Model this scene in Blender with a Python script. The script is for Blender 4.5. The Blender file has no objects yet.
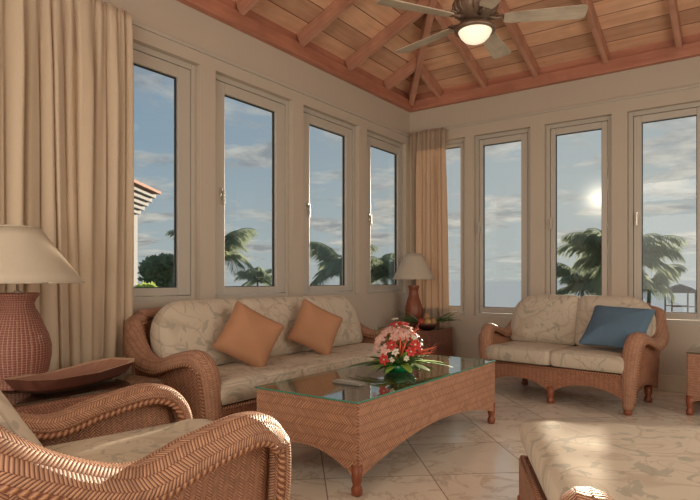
import bpy, math, random
from mathutils import Vector, Matrix, noise
random.seed(7)
S = bpy.context.scene
COL = S.collection
PI = math.pi
sin, cos, sqrt = math.sin, math.cos, math.sqrt

# ---------------------------------------------------------------- camera
cam = bpy.data.cameras.new('camera')
cam.sensor_width = 36; cam.lens = 36*570/700; cam.shift_y = 30/700
cam.clip_start = 0.05; cam.clip_end = 6000
co = bpy.data.objects.new('camera', cam); COL.objects.link(co)
co.location = (3.64, -6.41, 1.1)
co.rotation_euler = (PI/2, 0, math.atan2(.582, .813))
S.camera = co
S.view_settings.view_transform = 'Standard'; S.view_settings.look = 'None'
S.view_settings.exposure = 0.0; S.view_settings.gamma = 1.0
S.view_settings.use_curve_mapping = False

# ---------------------------------------------------------------- node helper
class NT:
    def __init__(s, tree): s.t = tree; s.n = tree.nodes; s.l = tree.links
    def new(s, typ, **kw):
        n = s.n.new(typ)
        for k, v in kw.items(): setattr(n, k, v)
        return n
    def put(s, sock, v):
        if hasattr(v, 'is_output') or isinstance(v, bpy.types.NodeSocket): s.l.new(v, sock)
        elif isinstance(v, (tuple, list)) and len(v) == 3 and sock.type == 'RGBA': sock.default_value = (*v, 1)
        else: sock.default_value = v
    def math(s, op, a, b=0.0, c=None):
        n = s.new('ShaderNodeMath', operation=op)
        s.put(n.inputs[0], a); s.put(n.inputs[1], b)
        if c is not None: s.put(n.inputs[2], c)
        return n.outputs[0]
    def vmath(s, op, a, b=(0, 0, 0), out=0):
        n = s.new('ShaderNodeVectorMath', operation=op)
        s.put(n.inputs[0], a); s.put(n.inputs[1], b)
        return n.outputs[out]
    def mix(s, f, a, b, typ='MIX'):
        n = s.new('ShaderNodeMix', data_type='RGBA', blend_type=typ)
        s.put(n.inputs[0], f); s.put(n.inputs[6], a); s.put(n.inputs[7], b)
        return n.outputs[2]
    def ramp(s, f, stops):
        n = s.new('ShaderNodeValToRGB'); e = n.color_ramp.elements
        while len(e) < len(stops): e.new(.5)
        for i, (p, c) in enumerate(stops):
            e[i].position = p; e[i].color = (*c, 1) if len(c) == 3 else c
        s.put(n.inputs[0], f); return n.outputs[0]
    def noise(s, vec, scale, detail=3, rough=.5, dist=0.0):
        n = s.new('ShaderNodeTexNoise'); s.put(n.inputs['Vector'], vec)
        n.inputs['Scale'].default_value = scale; n.inputs['Detail'].default_value = detail
        n.inputs['Roughness'].default_value = rough; n.inputs['Distortion'].default_value = dist
        return n.outputs[0]
    def sep(s, v):
        n = s.new('ShaderNodeSeparateXYZ'); s.put(n.inputs[0], v); return n.outputs
    def comb(s, x, y, z=0.0):
        n = s.new('ShaderNodeCombineXYZ'); s.put(n.inputs[0], x); s.put(n.inputs[1], y); s.put(n.inputs[2], z); return n.outputs[0]
    def coord(s, k): return s.new('ShaderNodeTexCoord').outputs[k]
    def bump(s, h, strength, dist=.01):
        n = s.new('ShaderNodeBump'); s.put(n.inputs['Height'], h)
        n.inputs['Strength'].default_value = strength; n.inputs['Distance'].default_value = dist
        return n.outputs[0]

# ---------------------------------------------------------------- world: evening sky over the sea
SUN = Vector((-.2254, 1.068, .1420)).normalized()
W = bpy.data.worlds.new('world'); S.world = W; W.use_nodes = True
w = NT(W.node_tree); w.n.clear()
D = w.vmath('NORMALIZE', w.coord('Generated'))
dx, dy, dz = w.sep(D)
elev = w.ramp(w.math('MAXIMUM', dz, 0.0), [(0, (.44, .49, .48)), (.08, (.37, .45, .48)), (.22, (.24, .35, .45)), (.55, (.16, .25, .39)), (1, (.12, .20, .34))])
sd = w.vmath('DOT_PRODUCT', D, tuple(SUN), out=1)
az = w.math('MAXIMUM', w.math('ADD', w.math('MULTIPLY', dx, SUN.x), w.math('MULTIPLY', dy, SUN.y)), 0.0)
warm = w.math('MULTIPLY', w.math('POWER', az, 4.0), .85)
base = w.mix(warm, elev, (.37, .41, .41))
cl = w.comb(w.math('DIVIDE', dx, w.math('ADD', dz, .12)), w.math('DIVIDE', dy, w.math('ADD', dz, .12)), 3.7)
cn = w.noise(cl, 1.7, 8, .58, .35)
cm = w.ramp(cn, [(.47, (0, 0, 0)), (.56, (.8, .8, .8)), (.7, (1, 1, 1))])
cn2 = w.noise(w.vmath('ADD', cl, (.13, .2, .1)), 3.2, 6, .6, .2)
ccol = w.mix(w.ramp(cn2, [(.4, (0, 0, 0)), (.62, (1, 1, 1))]), (.66, .62, .54), (.27, .275, .28))
lowf = w.ramp(dz, [(.0, (.3, .3, .3)), (.06, (.9, .9, .9)), (.45, (.6, .6, .6)), (.8, (.2, .2, .2))])
sky = w.mix(w.math('MULTIPLY', w.sep(cm)[0], w.sep(lowf)[0]), base, ccol)
g1 = w.math('MULTIPLY', w.math('POWER', w.math('MAXIMUM', sd, 0.0), 22.0), .10)
g2 = w.math('MULTIPLY', w.math('POWER', w.math('MAXIMUM', sd, 0.0), 5000.0), 1.0)
gs = w.new('ShaderNodeVectorMath', operation='SCALE'); gs.inputs[0].default_value = (1.0, .88, .66)
w.l.new(w.math('ADD', g1, g2), gs.inputs['Scale'])
sky = w.mix(1.0, sky, gs.outputs[0], 'ADD')
bg = w.new('ShaderNodeBackground'); w.l.new(sky, bg.inputs[0]); bg.inputs[1].default_value = 1.0
wo = w.new('ShaderNodeOutputWorld'); w.l.new(bg.outputs[0], wo.inputs[0])

# ---------------------------------------------------------------- lights
def light(name, typ, loc, energy, color, direction=None, **kw):
    l = bpy.data.lights.new(name, typ); l.energy = energy; l.color = color
    for k, v in kw.items(): setattr(l, k, v)
    o = bpy.data.objects.new(name, l); COL.objects.link(o); o.location = loc
    if direction: o.rotation_euler = Vector(direction).to_track_quat('-Z', 'Y').to_euler()
    return o
light('sun', 'SUN', (0, 20, 8), 9.5, (1.0, .84, .62), tuple(-SUN), angle=math.radians(.9))
# added area fills that brighten the interior; the walls behind them are solid
light('rear_fill', 'AREA', (2.6, -9.2, 1.4), 104, (1.0, .93, .80), (-.05, 1, .10), shape='RECTANGLE', size=4.2, size_y=2.6)
light('rear_overhead_fill', 'AREA', (2.6, -7.6, 3.2), 56, (1.0, .93, .80), (-.03, .55, -1), shape='RECTANGLE', size=3.5, size_y=1.2)  # added fill from above, mainly to lift the floor
light('side_fill', 'AREA', (4.85, -3.2, 1.5), 52, (1.0, .92, .78), (-1, .0, .22), shape='RECTANGLE', size=3.6, size_y=1.6)  # added fill from the right, no window on that side

# ---------------------------------------------------------------- materials
def mat(name):
    m = bpy.data.materials.new(name); m.use_nodes = True
    t = NT(m.node_tree); t.n.clear()
    out = t.new('ShaderNodeOutputMaterial'); t.out = out
    return m, t
def pbr(t, color, rough=.6, normal=None, **kw):
    b = t.new('ShaderNodeBsdfPrincipled')
    t.put(b.inputs['Base Color'], color); t.put(b.inputs['Roughness'], rough)
    if normal is not None: t.l.new(normal, b.inputs['Normal'])
    for k, v in kw.items(): t.put(b.inputs[k], v)
    t.l.new(b.outputs[0], t.out.inputs[0]); return b
def plain(name, color, rough=.6, var=.12, scale=12, bump=.0, **kw):
    m, t = mat(name)
    c = t.coord('Object')
    n = t.noise(c, scale, 4)
    f = t.math('ADD', 1-var, t.math('MULTIPLY', n, 2*var))
    col = t.mix(1.0, color, t.comb(f, f, f), 'MULTIPLY')
    nn = t.bump(t.noise(c, scale*6, 3), bump, .004) if bump else None
    pbr(t, col, rough, nn, **kw); return m
def weave(name, pitch, colw, light_c, dark_c, rough=.5, k=.5, bstr=.7):
    """woven rattan: short strands running in opposite diagonals in neighbouring columns"""
    m, t = mat(name)
    u, v, _ = t.sep(t.coord('UV'))
    cu = t.math('DIVIDE', u, colw)
    tri = t.math('PINGPONG', cu, 1.0)
    col = t.math('FLOOR', cu)
    s = t.math('ADD', t.math('DIVIDE', v, pitch), t.math('MULTIPLY', tri, k*colw/pitch*1.6))
    s = t.math('ADD', s, t.math('MULTIPLY', col, .37))
    wv = t.math('ADD', .5, t.math('MULTIPLY', t.math('SINE', t.math('MULTIPLY', s, 2*PI)), .5))
    e2 = t.math('SINE', t.math('MULTIPLY', t.math('FRACT', cu), PI))
    e2 = t.math('POWER', t.math('MAXIMUM', e2, 0.0), .5)
    h = t.math('MULTIPLY', t.math('POWER', wv, .55), t.math('ADD', .3, t.math('MULTIPLY', e2, .7)))
    n = t.noise(t.comb(u, v), 7.0, 4)
    wn = t.new('ShaderNodeTexWhiteNoise', noise_dimensions='2D'); t.l.new(t.comb(t.math('FLOOR', t.math('ADD', s, .25)), col), wn.inputs['Vector'])
    lc = t.mix(t.ramp(n, [(.35, (0, 0, 0)), (.7, (1, 1, 1))]), light_c, tuple(x*.78 for x in light_c))
    lc = t.mix(t.math('MULTIPLY', wn.outputs[0], .55), lc, tuple(min(1, x*1.45) for x in light_c))
    c = t.mix(t.ramp(h, [(.15, (0, 0, 0)), (.55, (1, 1, 1))]), dark_c, lc)
    pbr(t, c, rough+.12, t.bump(h, bstr, .005), **{'Specular IOR Level': .3}); return m
RL, RD = (.445, .24, .155), (.17, .055, .032)
M = {}
M['weave'] = weave('woven_rattan', .0105, .020, RL, RD)
M['weave_wide'] = weave('wide_rattan_weave', .022, .04, (.44, .215, .13), (.17, .055, .03), k=.6)
M['weave_band'] = weave('rattan_band_weave', .0105, .0185, (.485, .27, .175), (.18, .06, .035), .45)
M['weave_table'] = weave('table_rattan_weave', .018, .045, (.48, .255, .16), (.24, .10, .06), .5, k=.62, bstr=.5)
M['weave_red'] = weave('dark_red_rattan', .016, .016, (.31, .14, .09), (.09, .03, .02), .45)
M['rattan_leg'] = plain('red_brown_cane', (.25, .07, .03), .35, .2, 30, .3)
def lattice_mat():
    m, t = mat('caned_lattice')
    u, v, _ = t.sep(t.coord('UV'))
    a = t.math('SINE', t.math('MULTIPLY', t.math('FRACT', t.math('DIVIDE', u, .022)), PI))
    b = t.math('SINE', t.math('MULTIPLY', t.math('FRACT', t.math('DIVIDE', v, .013)), PI))
    h = t.math('MULTIPLY', t.math('MINIMUM', a, b), 1.0)
    c = t.mix(t.ramp(h, [(.22, (1, 1, 1)), (.36, (0, 0, 0))]), (.19, .05, .035), (.36, .20, .14))
    pbr(t, c, .5, t.bump(h, .6, .004)); return m
M['lattice'] = lattice_mat()
def braid_mat():
    m, t = mat('braided_cane')
    u, v, _ = t.sep(t.coord('UV'))
    s = t.math('ADD', t.math('DIVIDE', v, .022), t.math('DIVIDE', u, .05))
    wv = t.math('ADD', .5, t.math('MULTIPLY', t.math('SINE', t.math('MULTIPLY', s, 2*PI)), .5))
    c = t.mix(wv, (.17, .05, .025), (.50, .25, .135))
    pbr(t, c, .4, t.bump(wv, .8, .006)); return m
M['braid'] = braid_mat()

def fabric(name, base, vein, blotch, scale=5.0):
    m, t = mat(name)
    uv = t.coord('UV')
    wn = t.new('ShaderNodeTexNoise'); t.l.new(uv, wn.inputs['Vector']); wn.inputs['Scale'].default_value = 4
    warp = t.vmath('ADD', uv, t.vmath('MULTIPLY', t.vmath('SUBTRACT', wn.outputs['Color'], (.5, .5, .5)), (.10, .10, 0)))
    v = t.new('ShaderNodeTexVoronoi'); v.voronoi_dimensions = '2D'; t.l.new(warp, v.inputs['Vector']); v.inputs['Scale'].default_value = scale
    v.inputs['Randomness'].default_value = .8
    rel = t.vmath('SUBTRACT', warp, v.outputs['Position'])
    rx, ry, _ = t.sep(rel)
    dist = v.outputs['Distance']
    rnd = t.sep(v.outputs['Color'])[0]
    ang = t.math('ADD', t.math('ARCTAN2', ry, rx), t.math('MULTIPLY', rnd, 6.28))
    ribs = t.math('POWER', t.math('ABSOLUTE', t.math('SINE', t.math('ADD', t.math('MULTIPLY', ang, 8.0), t.math('MULTIPLY', dist, 3.0)))), 5.0)
    ribs = t.math('SUBTRACT', 1.0, t.math('MINIMUM', t.math('MULTIPLY', t.math('ABSOLUTE', t.math('SINE', t.math('ADD', t.math('MULTIPLY', ang, 7.0), t.math('MULTIPLY', dist, 4.0)))), 4.0), 1.0))
    ve = t.new('ShaderNodeTexVoronoi'); ve.voronoi_dimensions = '2D'; ve.feature = 'DISTANCE_TO_EDGE'; t.l.new(warp, ve.inputs['Vector'])
    ve.inputs['Scale'].default_value = scale; ve.inputs['Randomness'].default_value = .8
    cn_ = t.noise(warp, scale*.62, 1, .5, .8)
    edge = t.ramp(t.math('PINGPONG', t.math('MULTIPLY', cn_, 7.0), .5), [(.0, (1, 1, 1)), (.05, (.6, .6, .6)), (.09, (0, 0, 0))])
    half = t.ramp(t.math('FRACT', t.math('DIVIDE', ang, 6.2832)), [(.55, (1, 1, 1)), (.62, (0, 0, 0))])
    line = t.math('MULTIPLY', t.math('MULTIPLY', ribs, t.sep(half)[0]), .6)
    line = t.math('MAXIMUM', line, t.math('MULTIPLY', t.sep(edge)[0], .55))
    bl = t.noise(t.vmath('ADD', warp, (7, 3, 0)), scale*2.0, 2, .55, 2.2)
    bm = t.ramp(bl, [(.585, (0, 0, 0)), (.62, (.7, .7, .7))])
    c = t.mix(line, base, vein)
    c = t.mix(bm, c, blotch)
    th = t.noise(t.vmath('MULTIPLY', uv, (1, 1, 1)), 220, 2)
    pbr(t, c, .9, t.bump(th, .25, .002)); return m
M['fabric'] = fabric('leaf_print_upholstery', (.60, .51, .41), (.42, .32, .235), (.36, .33, .27), 3.3)
M['fabric_plain'] = plain('cushion_piping', (.52, .44, .35), .9, .08, 30)
M['orange'] = plain('burnt_orange_cotton', (.45, .225, .125), .85, .10, 6, .25)
M['blue'] = plain('steel_blue_cotton', (.10, .17, .25), .85, .18, 7, .3)
M['wall'] = plain('cream_plaster', (.55, .47, .39), .85, .03, 2.5, .08)
M['frame'] = plain('painted_window_frame', (.50, .45, .39), .5, .03, 3)
M['sash'] = plain('white_sash_paint', (.53, .48, .42), .42, .03, 3)
M['base'] = plain('painted_baseboard', (.58, .48, .37), .6, .04, 3)
M['metal'] = plain('brushed_handle_metal', (.5, .46, .4), .3, .05, 20, 0, Metallic=.8)
M['dark'] = plain('dark_gasket', (.03, .03, .035), .5, .1)

def wood(name, a, b, scale=1.0, axis=0, rough=.5, plank=None, plankaxis=1):
    m, t = mat(name)
    c = t.coord('UV')
    u, v, _ = t.sep(c)
    vec = t.comb(t.math('MULTIPLY', u, 1.2*scale), t.math('MULTIPLY', v, 16*scale))
    g = t.noise(vec, 1.0, 5, .6, .6)
    blot = t.noise(t.comb(u, v), 1.6*scale, 4, .6)
    col = t.mix(t.ramp(g, [(.3, (0, 0, 0)), (.7, (1, 1, 1))]), a, b)
    col = t.mix(t.math('MULTIPLY', t.sep(t.ramp(blot, [(.45, (0, 0, 0)), (.7, (1, 1, 1))]))[0], .5), col, tuple(x*.55 for x in b))
    nrm = None
    if plank:
        pv = t.math('DIVIDE', v, plank)
        wn = t.new('ShaderNodeTexWhiteNoise', noise_dimensions='1D'); t.l.new(t.math('FLOOR', pv), wn.inputs['W'])
        col = t.mix(1.0, col, t.ramp(wn.outputs[0], [(0, (.72, .68, .66)), (1, (1.15, 1.12, 1.08))]), 'MULTIPLY')
        fr = t.math('PINGPONG', pv, .5)
        seam = t.ramp(fr, [(.008, (0, 0, 0)), (.03, (1, 1, 1))])
        col = t.mix(seam, (.20, .07, .04), col)
        nrm = t.bump(t.sep(seam)[0], .6, .01)
    pbr(t, col, rough, nrm); return m
M['board'] = wood('ceiling_boards', (.86, .56, .39), (.70, .40, .25), 1.0, plank=.20)
M['beam'] = wood('red_stained_beam', (.56, .25, .165), (.44, .165, .105), 1.2)
M['rafter'] = wood('rafter_wood', (.62, .33, .23), (.48, .22, .145), 1.5)
M['traywood'] = wood('dark_red_wood', (.15, .05, .035), (.09, .03, .02), 2.0, rough=.3)
M['trayrim'] = wood('worn_pale_wood', (.66, .47, .34), (.52, .33, .22), 2.0, rough=.5)
M['trayin'] = wood('worn_inner_wood', (.42, .24, .17), (.30, .13, .09), 2.0, rough=.4)
M['blade'] = wood('whitewashed_blade_wood', (.58, .50, .40), (.46, .38, .29), 3.0, rough=.5)
M['fanmetal'] = plain('antique_bronze_fan', (.22, .15, .11), .45, .3, 25, .3, Metallic=.5)

def marble():
    m, t = mat('polished_marble_tiles')
    p = t.coord('Object')
    a = math.radians(-49); x, y, z = t.sep(p)
    u = t.math('ADD', t.math('MULTIPLY', x, cos(a)), t.math('MULTIPLY', y, sin(a)))
    v = t.math('ADD', t.math('MULTIPLY', x, -sin(a)), t.math('MULTIPLY', y, cos(a)))
    T = .60
    pu = t.math('DIVIDE', t.math('ADD', u, .13), T); pv = t.math('DIVIDE', t.math('ADD', v, .10), T)
    wn = t.new('ShaderNodeTexWhiteNoise', noise_dimensions='2D')
    t.l.new(t.comb(t.math('FLOOR', pu), t.math('FLOOR', pv)), wn.inputs['Vector'])
    off = t.vmath('ADD', p, t.vmath('MULTIPLY', wn.outputs['Color'], (9, 9, 9)))
    n1 = t.noise(off, 2.2, 7, .62, 1.4)
    n2 = t.noise(off, 6.0, 5, .6, .5)
    vein = t.ramp(t.math('ABSOLUTE', t.math('SUBTRACT', n1, .5)), [(.0, (.9, .9, .9)), (.035, (.0, .0, .0))])
    c = t.mix(n2, (.86, .79, .69), (.74, .65, .55))
    c = t.mix(t.math('MULTIPLY', t.sep(vein)[0], .55), c, (.45, .31, .21))
    tint = t.math('ADD', .9, t.math('MULTIPLY', wn.outputs[0], .2))
    c = t.mix(1.0, c, t.comb(tint, tint, tint), 'MULTIPLY')
    g = t.math('MINIMUM', t.math('PINGPONG', pu, .5), t.math('PINGPONG', pv, .5))
    gm = t.ramp(g, [(.003, (0, 0, 0)), (.008, (1, 1, 1))])
    c = t.mix(gm, (.30, .23, .18), c)
    r = t.math('ADD', .10, t.math('MULTIPLY', n2, .10))
    pbr(t, c, r, t.bump(t.sep(gm)[0], .2, .002)); return m
M['marble'] = marble()

def thin_glass(name, tint, refl=.05):
    m, t = mat(name)
    lw = t.new('ShaderNodeLayerWeight'); lw.inputs[0].default_value = .5
    f = t.math('ADD', refl, t.math('MULTIPLY', t.math('POWER', lw.outputs['Facing'], 5.0), .9))
    tr = t.new('ShaderNodeBsdfTransparent'); tr.inputs[0].default_value = (*tint, 1)
    gl = t.new('ShaderNodeBsdfGlossy'); gl.inputs['Roughness'].default_value = .02
    mx = t.new('ShaderNodeMixShader'); t.l.new(f, mx.inputs[0]); t.l.new(tr.outputs[0], mx.inputs[1]); t.l.new(gl.outputs[0], mx.inputs[2])
    t.l.new(mx.outputs[0], t.out.inputs[0]); return m
M['pane'] = thin_glass('window_glass', (.97, .98, .98), .02)
M['tabletop'] = thin_glass('table_glass', (.86, .92, .89), .17)
m, t = mat('green_glass_edge')
pbr(t, (.10, .42, .30), .1, **{'Transmission Weight': .4}); M['glassedge'] = m

def shade_mat(name, col):
    m, t = mat(name)
    c = t.coord('Object'); n = t.noise(c, 60, 2)
    f = t.math('ADD', .95, t.math('MULTIPLY', n, .1))
    d = t.new('ShaderNodeBsdfDiffuse'); t.l.new(t.mix(1.0, col, t.comb(f, f, f), 'MULTIPLY'), d.inputs[0])
    tl = t.new('ShaderNodeBsdfTranslucent'); tl.inputs[0].default_value = (*col, 1)
    mx = t.new('ShaderNodeMixShader'); mx.inputs[0].default_value = .35
    t.l.new(d.outputs[0], mx.inputs[1]); t.l.new(tl.outputs[0], mx.inputs[2]); t.l.new(mx.outputs[0], t.out.inputs[0])
    return m
M['shade'] = shade_mat('linen_lamp_shade', (.74, .66, .55))
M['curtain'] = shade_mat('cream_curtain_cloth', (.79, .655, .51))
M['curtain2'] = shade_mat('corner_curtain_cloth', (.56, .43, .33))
m, t = mat('lit_frosted_glass')
e = t.new('ShaderNodeEmission'); e.inputs[0].default_value = (1.0, .80, .55, 1); e.inputs[1].default_value = 1.05
lw = t.new('ShaderNodeLayerWeight'); lw.inputs[0].default_value = .5
t.l.new(t.math('SUBTRACT', 1.5, t.math('MULTIPLY', lw.outputs['Facing'], .6)), e.inputs[1])
t.l.new(e.outputs[0], t.out.inputs[0]); M['bulb'] = m

# ---------------------------------------------------------------- mesh builder
class MB:
    def __init__(s): s.v = []; s.f = []; s.uv = []; s.mi = []
    def face(s, idx, uvs=None, mi=0):
        s.f.append(tuple(idx)); s.uv.append(uvs if uvs else [(s.v[i][0], s.v[i][1]) for i in idx]); s.mi.append(mi)
    def box(s, x0, y0, z0, x1, y1, z1, mi=0, T=None):
        b = len(s.v)
        P = [(x, y, z) for z in (z0, z1) for y in (y0, y1) for x in (x0, x1)]
        for p in P: s.v.append(tuple(T @ Vector(p)) if T else p)
        for q, ax in (((0, 2, 3, 1), 2), ((4, 5, 7, 6), 2), ((0, 1, 5, 4), 1), ((2, 6, 7, 3), 1), ((0, 4, 6, 2), 0), ((1, 3, 7, 5), 0)):
            dims = (x1-x0, y1-y0, z1-z0); o = [i for i in range(3) if i != ax]
            if dims[o[0]] < dims[o[1]]: o = [o[1], o[0]]
            s.face([b+i for i in q], [(P[i][o[0]], P[i][o[1]]) for i in q], mi)
        return s
    def grid(s, P, uv, closed=False, mi=0, flip=False):
        """P[i][j] rows of points"""
        b = len(s.v); n, k = len(P), len(P[0])
        for r in P:
            for p in r: s.v.append(tuple(p))
        for i in range(n-1):
            for j in range(k if closed else k-1):
                j2 = (j+1) % k
                a, c, d, e = b+i*k+j, b+i*k+j2, b+(i+1)*k+j2, b+(i+1)*k+j
                U = [uv(i, j), uv(i, j+1), uv(i+1, j+1), uv(i+1, j)]
                q = [a, c, d, e]
                if flip: q.reverse(); U.reverse()
                s.face(q, U, mi)
        return b
    def cap(s, idx, mi=0, flip=False):
        idx = list(idx)
        if flip: idx.reverse()
        s.face(idx, None, mi)
    def lathe(s, prof, n=28, mi=0, cx=0, cy=0):
        P = [[(cx+r*cos(2*PI*j/n), cy+r*sin(2*PI*j/n), z) for j in range(n)] for r, z in prof]
        L = [0]
        for i in range(1, len(prof)): L.append(L[-1]+math.hypot(prof[i][0]-prof[i-1][0], prof[i][1]-prof[i-1][1]))
        rm = max(p[0] for p in prof)
        b = s.grid(P, lambda i, j: (rm*2*PI*j/n, L[i]), True, mi)
        if prof[0][0] > 1e-4: s.cap(range(b, b+n), mi, True)
        if prof[-1][0] > 1e-4: s.cap(range(b+(len(prof)-1)*n, b+len(prof)*n), mi)
        return s
    def tube(s, pts, rad, n=8, mi=0, caps=True):
        pts = [Vector(p) for p in pts]; k = len(pts)
        if not hasattr(rad, '__len__'): rad = [rad]*k
        T = [(pts[min(i+1, k-1)]-pts[max(i-1, 0)]).normalized() for i in range(k)]
        ref = Vector((0, 0, 1)) if abs(T[0].z) < .9 else Vector((1, 0, 0))
        P = []; L = [0]
        for i in range(k):
            a = ref - T[i]*ref.dot(T[i]); a.normalize(); ref = a; c = T[i].cross(a)
            P.append([pts[i]+(a*cos(2*PI*j/n)+c*sin(2*PI*j/n))*rad[i] for j in range(n)])
            if i: L.append(L[-1]+(pts[i]-pts[i-1]).length)
        b = s.grid(P, lambda i, j: (2*PI*rad[0]*j/n, L[i]), True, mi)
        if caps: s.cap(range(b, b+n), mi, True); s.cap(range(b+(k-1)*n, b+k*n), mi)
        return s
    def sphere(s, c, r, n=12, m=8, mi=0, sc=(1, 1, 1)):
        P = [[(c[0]+r*sc[0]*sin(PI*i/m)*cos(2*PI*j/n), c[1]+r*sc[1]*sin(PI*i/m)*sin(2*PI*j/n), c[2]-r*sc[2]*cos(PI*i/m)) for j in range(n)] for i in range(m+1)]
        s.grid(P, lambda i, j: (r*6.28*j/n, r*3.14*i/m), True, mi); return s
    def build(s, name, mats, parent=None, smooth=False, loc=None, solid=None, bevel=None, sub=0, weld=False):
        me = bpy.data.meshes.new(name); me.from_pydata(s.v, [], s.f)
        uvl = me.uv_layers.new(name='UVMap')
        flat = []
        for u in s.uv:
            for p in u: flat += [p[0], p[1]]
        uvl.data.foreach_set('uv', flat)
        if not isinstance(mats, (list, tuple)): mats = [mats]
        for m in mats: me.materials.append(M[m] if isinstance(m, str) else m)
        for p, k in zip(me.polygons, s.mi): p.material_index = k; p.use_smooth = smooth
        me.update()
        o = bpy.data.objects.new(name, me); COL.objects.link(o)
        if parent: o.parent = parent
        if loc: o.location = loc
        if weld:
            md = o.modifiers.new('weld', 'WELD'); md.merge_threshold = 1e-4
        if solid:
            md = o.modifiers.new('solid', 'SOLIDIFY'); md.thickness = solid; md.offset = 0
        if bevel:
            md = o.modifiers.new('bevel', 'BEVEL'); md.width = bevel; md.segments = 2; md.limit_method = 'ANGLE'
        if sub:
            md = o.modifiers.new('sub', 'SUBSURF'); md.levels = sub; md.render_levels = sub
        return o
def tag(o, label, cat, group=None):
    o['label'] = label; o['category'] = cat
    if group: o['group'] = group
    return o
def empty(name, loc=(0, 0, 0), rz=0, label=None, cat=None, group=None):
    o = bpy.data.objects.new(name, None); COL.objects.link(o); o.location = loc; o.rotation_euler = (0, 0, rz)
    o.empty_display_size = .1
    if label: tag(o, label, cat, group)
    return o
def structure(o): o['kind'] = 'structure'; return o
def copy_tree(o, parent=None):
    c = o.copy(); COL.objects.link(c); c.parent = parent
    for ch in list(o.children): copy_tree(ch, c)
    return c
def catmull(pts, n=6):
    pts = [Vector(p) for p in pts]; out = []
    for i in range(len(pts)-1):
        p0 = pts[i-1] if i else pts[0]*2-pts[1]; p1 = pts[i]; p2 = pts[i+1]
        p3 = pts[i+2] if i+2 < len(pts) else pts[-1]*2-pts[-2]
        for k in range(n):
            t = k/n
            out.append(.5*((2*p1)+(p2-p0)*t+(2*p0-5*p1+4*p2-p3)*t*t+(3*p1-p0-3*p2+p3)*t**3))
    out.append(pts[-1]); return out

# ---------------------------------------------------------------- room shell
RW, RD_ = 4.05, 5.46           # the pavilion under the pyramid roof
XE, YB = 5.0, -9.5             # far sides of the house, behind and beside the camera
WT = .16
Z0L, Z1L = .93, 2.83           # left wall openings
Z0R, Z1R = .66, 2.83
LW = [(-4.35, -3.39), (-3.23, -2.27), (-2.11, -1.15), (-.99, -.10)]
RWN = [(.06, .76), (.87, 1.55), (1.71, 2.40), (2.55, 3.28), (3.42, 3.98)]
ZC = 3.25
def wall_with_openings(name, a0, a1, ops, z0, z1, ztop, along):
    mb = MB()
    def bx(a, b, za, zb):
        if b-a < 1e-4 or zb-za < 1e-4: return
        if along == 'y': mb.box(-WT, a, za, 0, b, zb)
        else: mb.box(a, 0, za, b, WT, zb)
    bx(a0, a1, 0, z0); bx(a0, a1, z1, ztop)
    c = a0
    for (a, b) in sorted(ops): bx(c, a, z0, z1); c = b
    bx(c, a1, z0, z1)
    return structure(mb.build(name, 'wall'))
wall_with_openings('wall_left', YB, 0, LW, Z0L, Z1L, ZC+.3, 'y')
wall_with_openings('wall_back', -WT, XE, RWN, Z0R, Z1R, ZC+.3, 'x')
structure(MB().box(XE, YB, 0, XE+WT, WT, ZC+.3).build('wall_right', 'wall'))
structure(MB().box(-WT, YB-WT, 0, XE+WT, YB, ZC+.3).build('wall_front', 'wall'))
structure(MB().box(-WT, YB-WT, -.12, XE+WT, WT, 0).build('floor', 'marble'))
structure(MB().box(0, YB, 0, .018, 0, .16).build('baseboard_left', 'base', bevel=.004))
structure(MB().box(.018, -.018, 0, XE, 0, .16).build('baseboard_back', 'base', bevel=.004))
# flat plaster soffit over the rest of the room
s_ = MB(); s_.box(0, YB, ZC, XE, -RD_, ZC+.1); s_.box(RW, -RD_, ZC, XE, 0, ZC+.1); structure(s_.build('ceiling_soffit', 'wall'))
# mouldings above the windows
structure(MB().box(0, YB, 2.925, .022, 0, 2.95).build('trim_1', 'sash', bevel=.004))
structure(MB().box(.022, -.022, 2.955, XE, 0, 2.98).build('trim_2', 'sash', bevel=.004))
# pyramid roof
AX, AY, ZB, ZA = 2.02, -2.73, 3.45, 4.30
bd = MB()
cor = [(0, 0, ZB), (RW, 0, ZB), (RW, -RD_, ZB), (0, -RD_, ZB)]
for i, (p, q) in enumerate(((0, 1), (1, 2), (2, 3), (3, 0))):
    a, b = Vector(cor[p]), Vector(cor[q]); ap = Vector((AX, AY, ZA))
    e = (b-a).normalized(); n_ = ap-a; n_ = n_-e*n_.dot(e); hgt = n_.length
    k = len(bd.v); bd.v += [tuple(a), tuple(b), tuple(ap), tuple(a+Vector((0, 0, .05))), tuple(b+Vector((0, 0, .05))), tuple(ap+Vector((0, 0, .05)))]
    L_ = (b-a).length; d = (ap-a).dot(e)
    bd.face([k, k+1, k+2], [(i*7, 0), (i*7+L_, 0), (i*7+d, hgt)]); bd.face([k+3, k+5, k+4], [(0, 0), (d, hgt), (L_, 0)])
structure(bd.build('ceiling', 'board'))
bm_ = MB()
bm_.box(0, -RD_, ZC, .07, 0, ZC+.125); bm_.box(.07, -.07, ZC, RW, 0, ZC+.125)
bm_.box(RW-.07, -RD_, ZC, RW, -.07, ZC+.125); bm_.box(.07, -RD_, ZC, RW-.07, -RD_+.07, ZC+.125)
structure(bm_.build('ceiling_beam', 'beam', bevel=.006))
fr = MB()
fr.box(0, -RD_, ZC+.125, .03, 0, ZB+.02); fr.box(.03, -.03, ZC+.125, RW, 0, ZB+.02); fr.box(RW-.03, -RD_, ZC+.125, RW, -.03, ZB+.02); fr.box(.03, -RD_, ZC+.125, RW-.03, -RD_+.03, ZB+.02)
structure(fr.build('ceiling_frieze', 'beam'))
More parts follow.
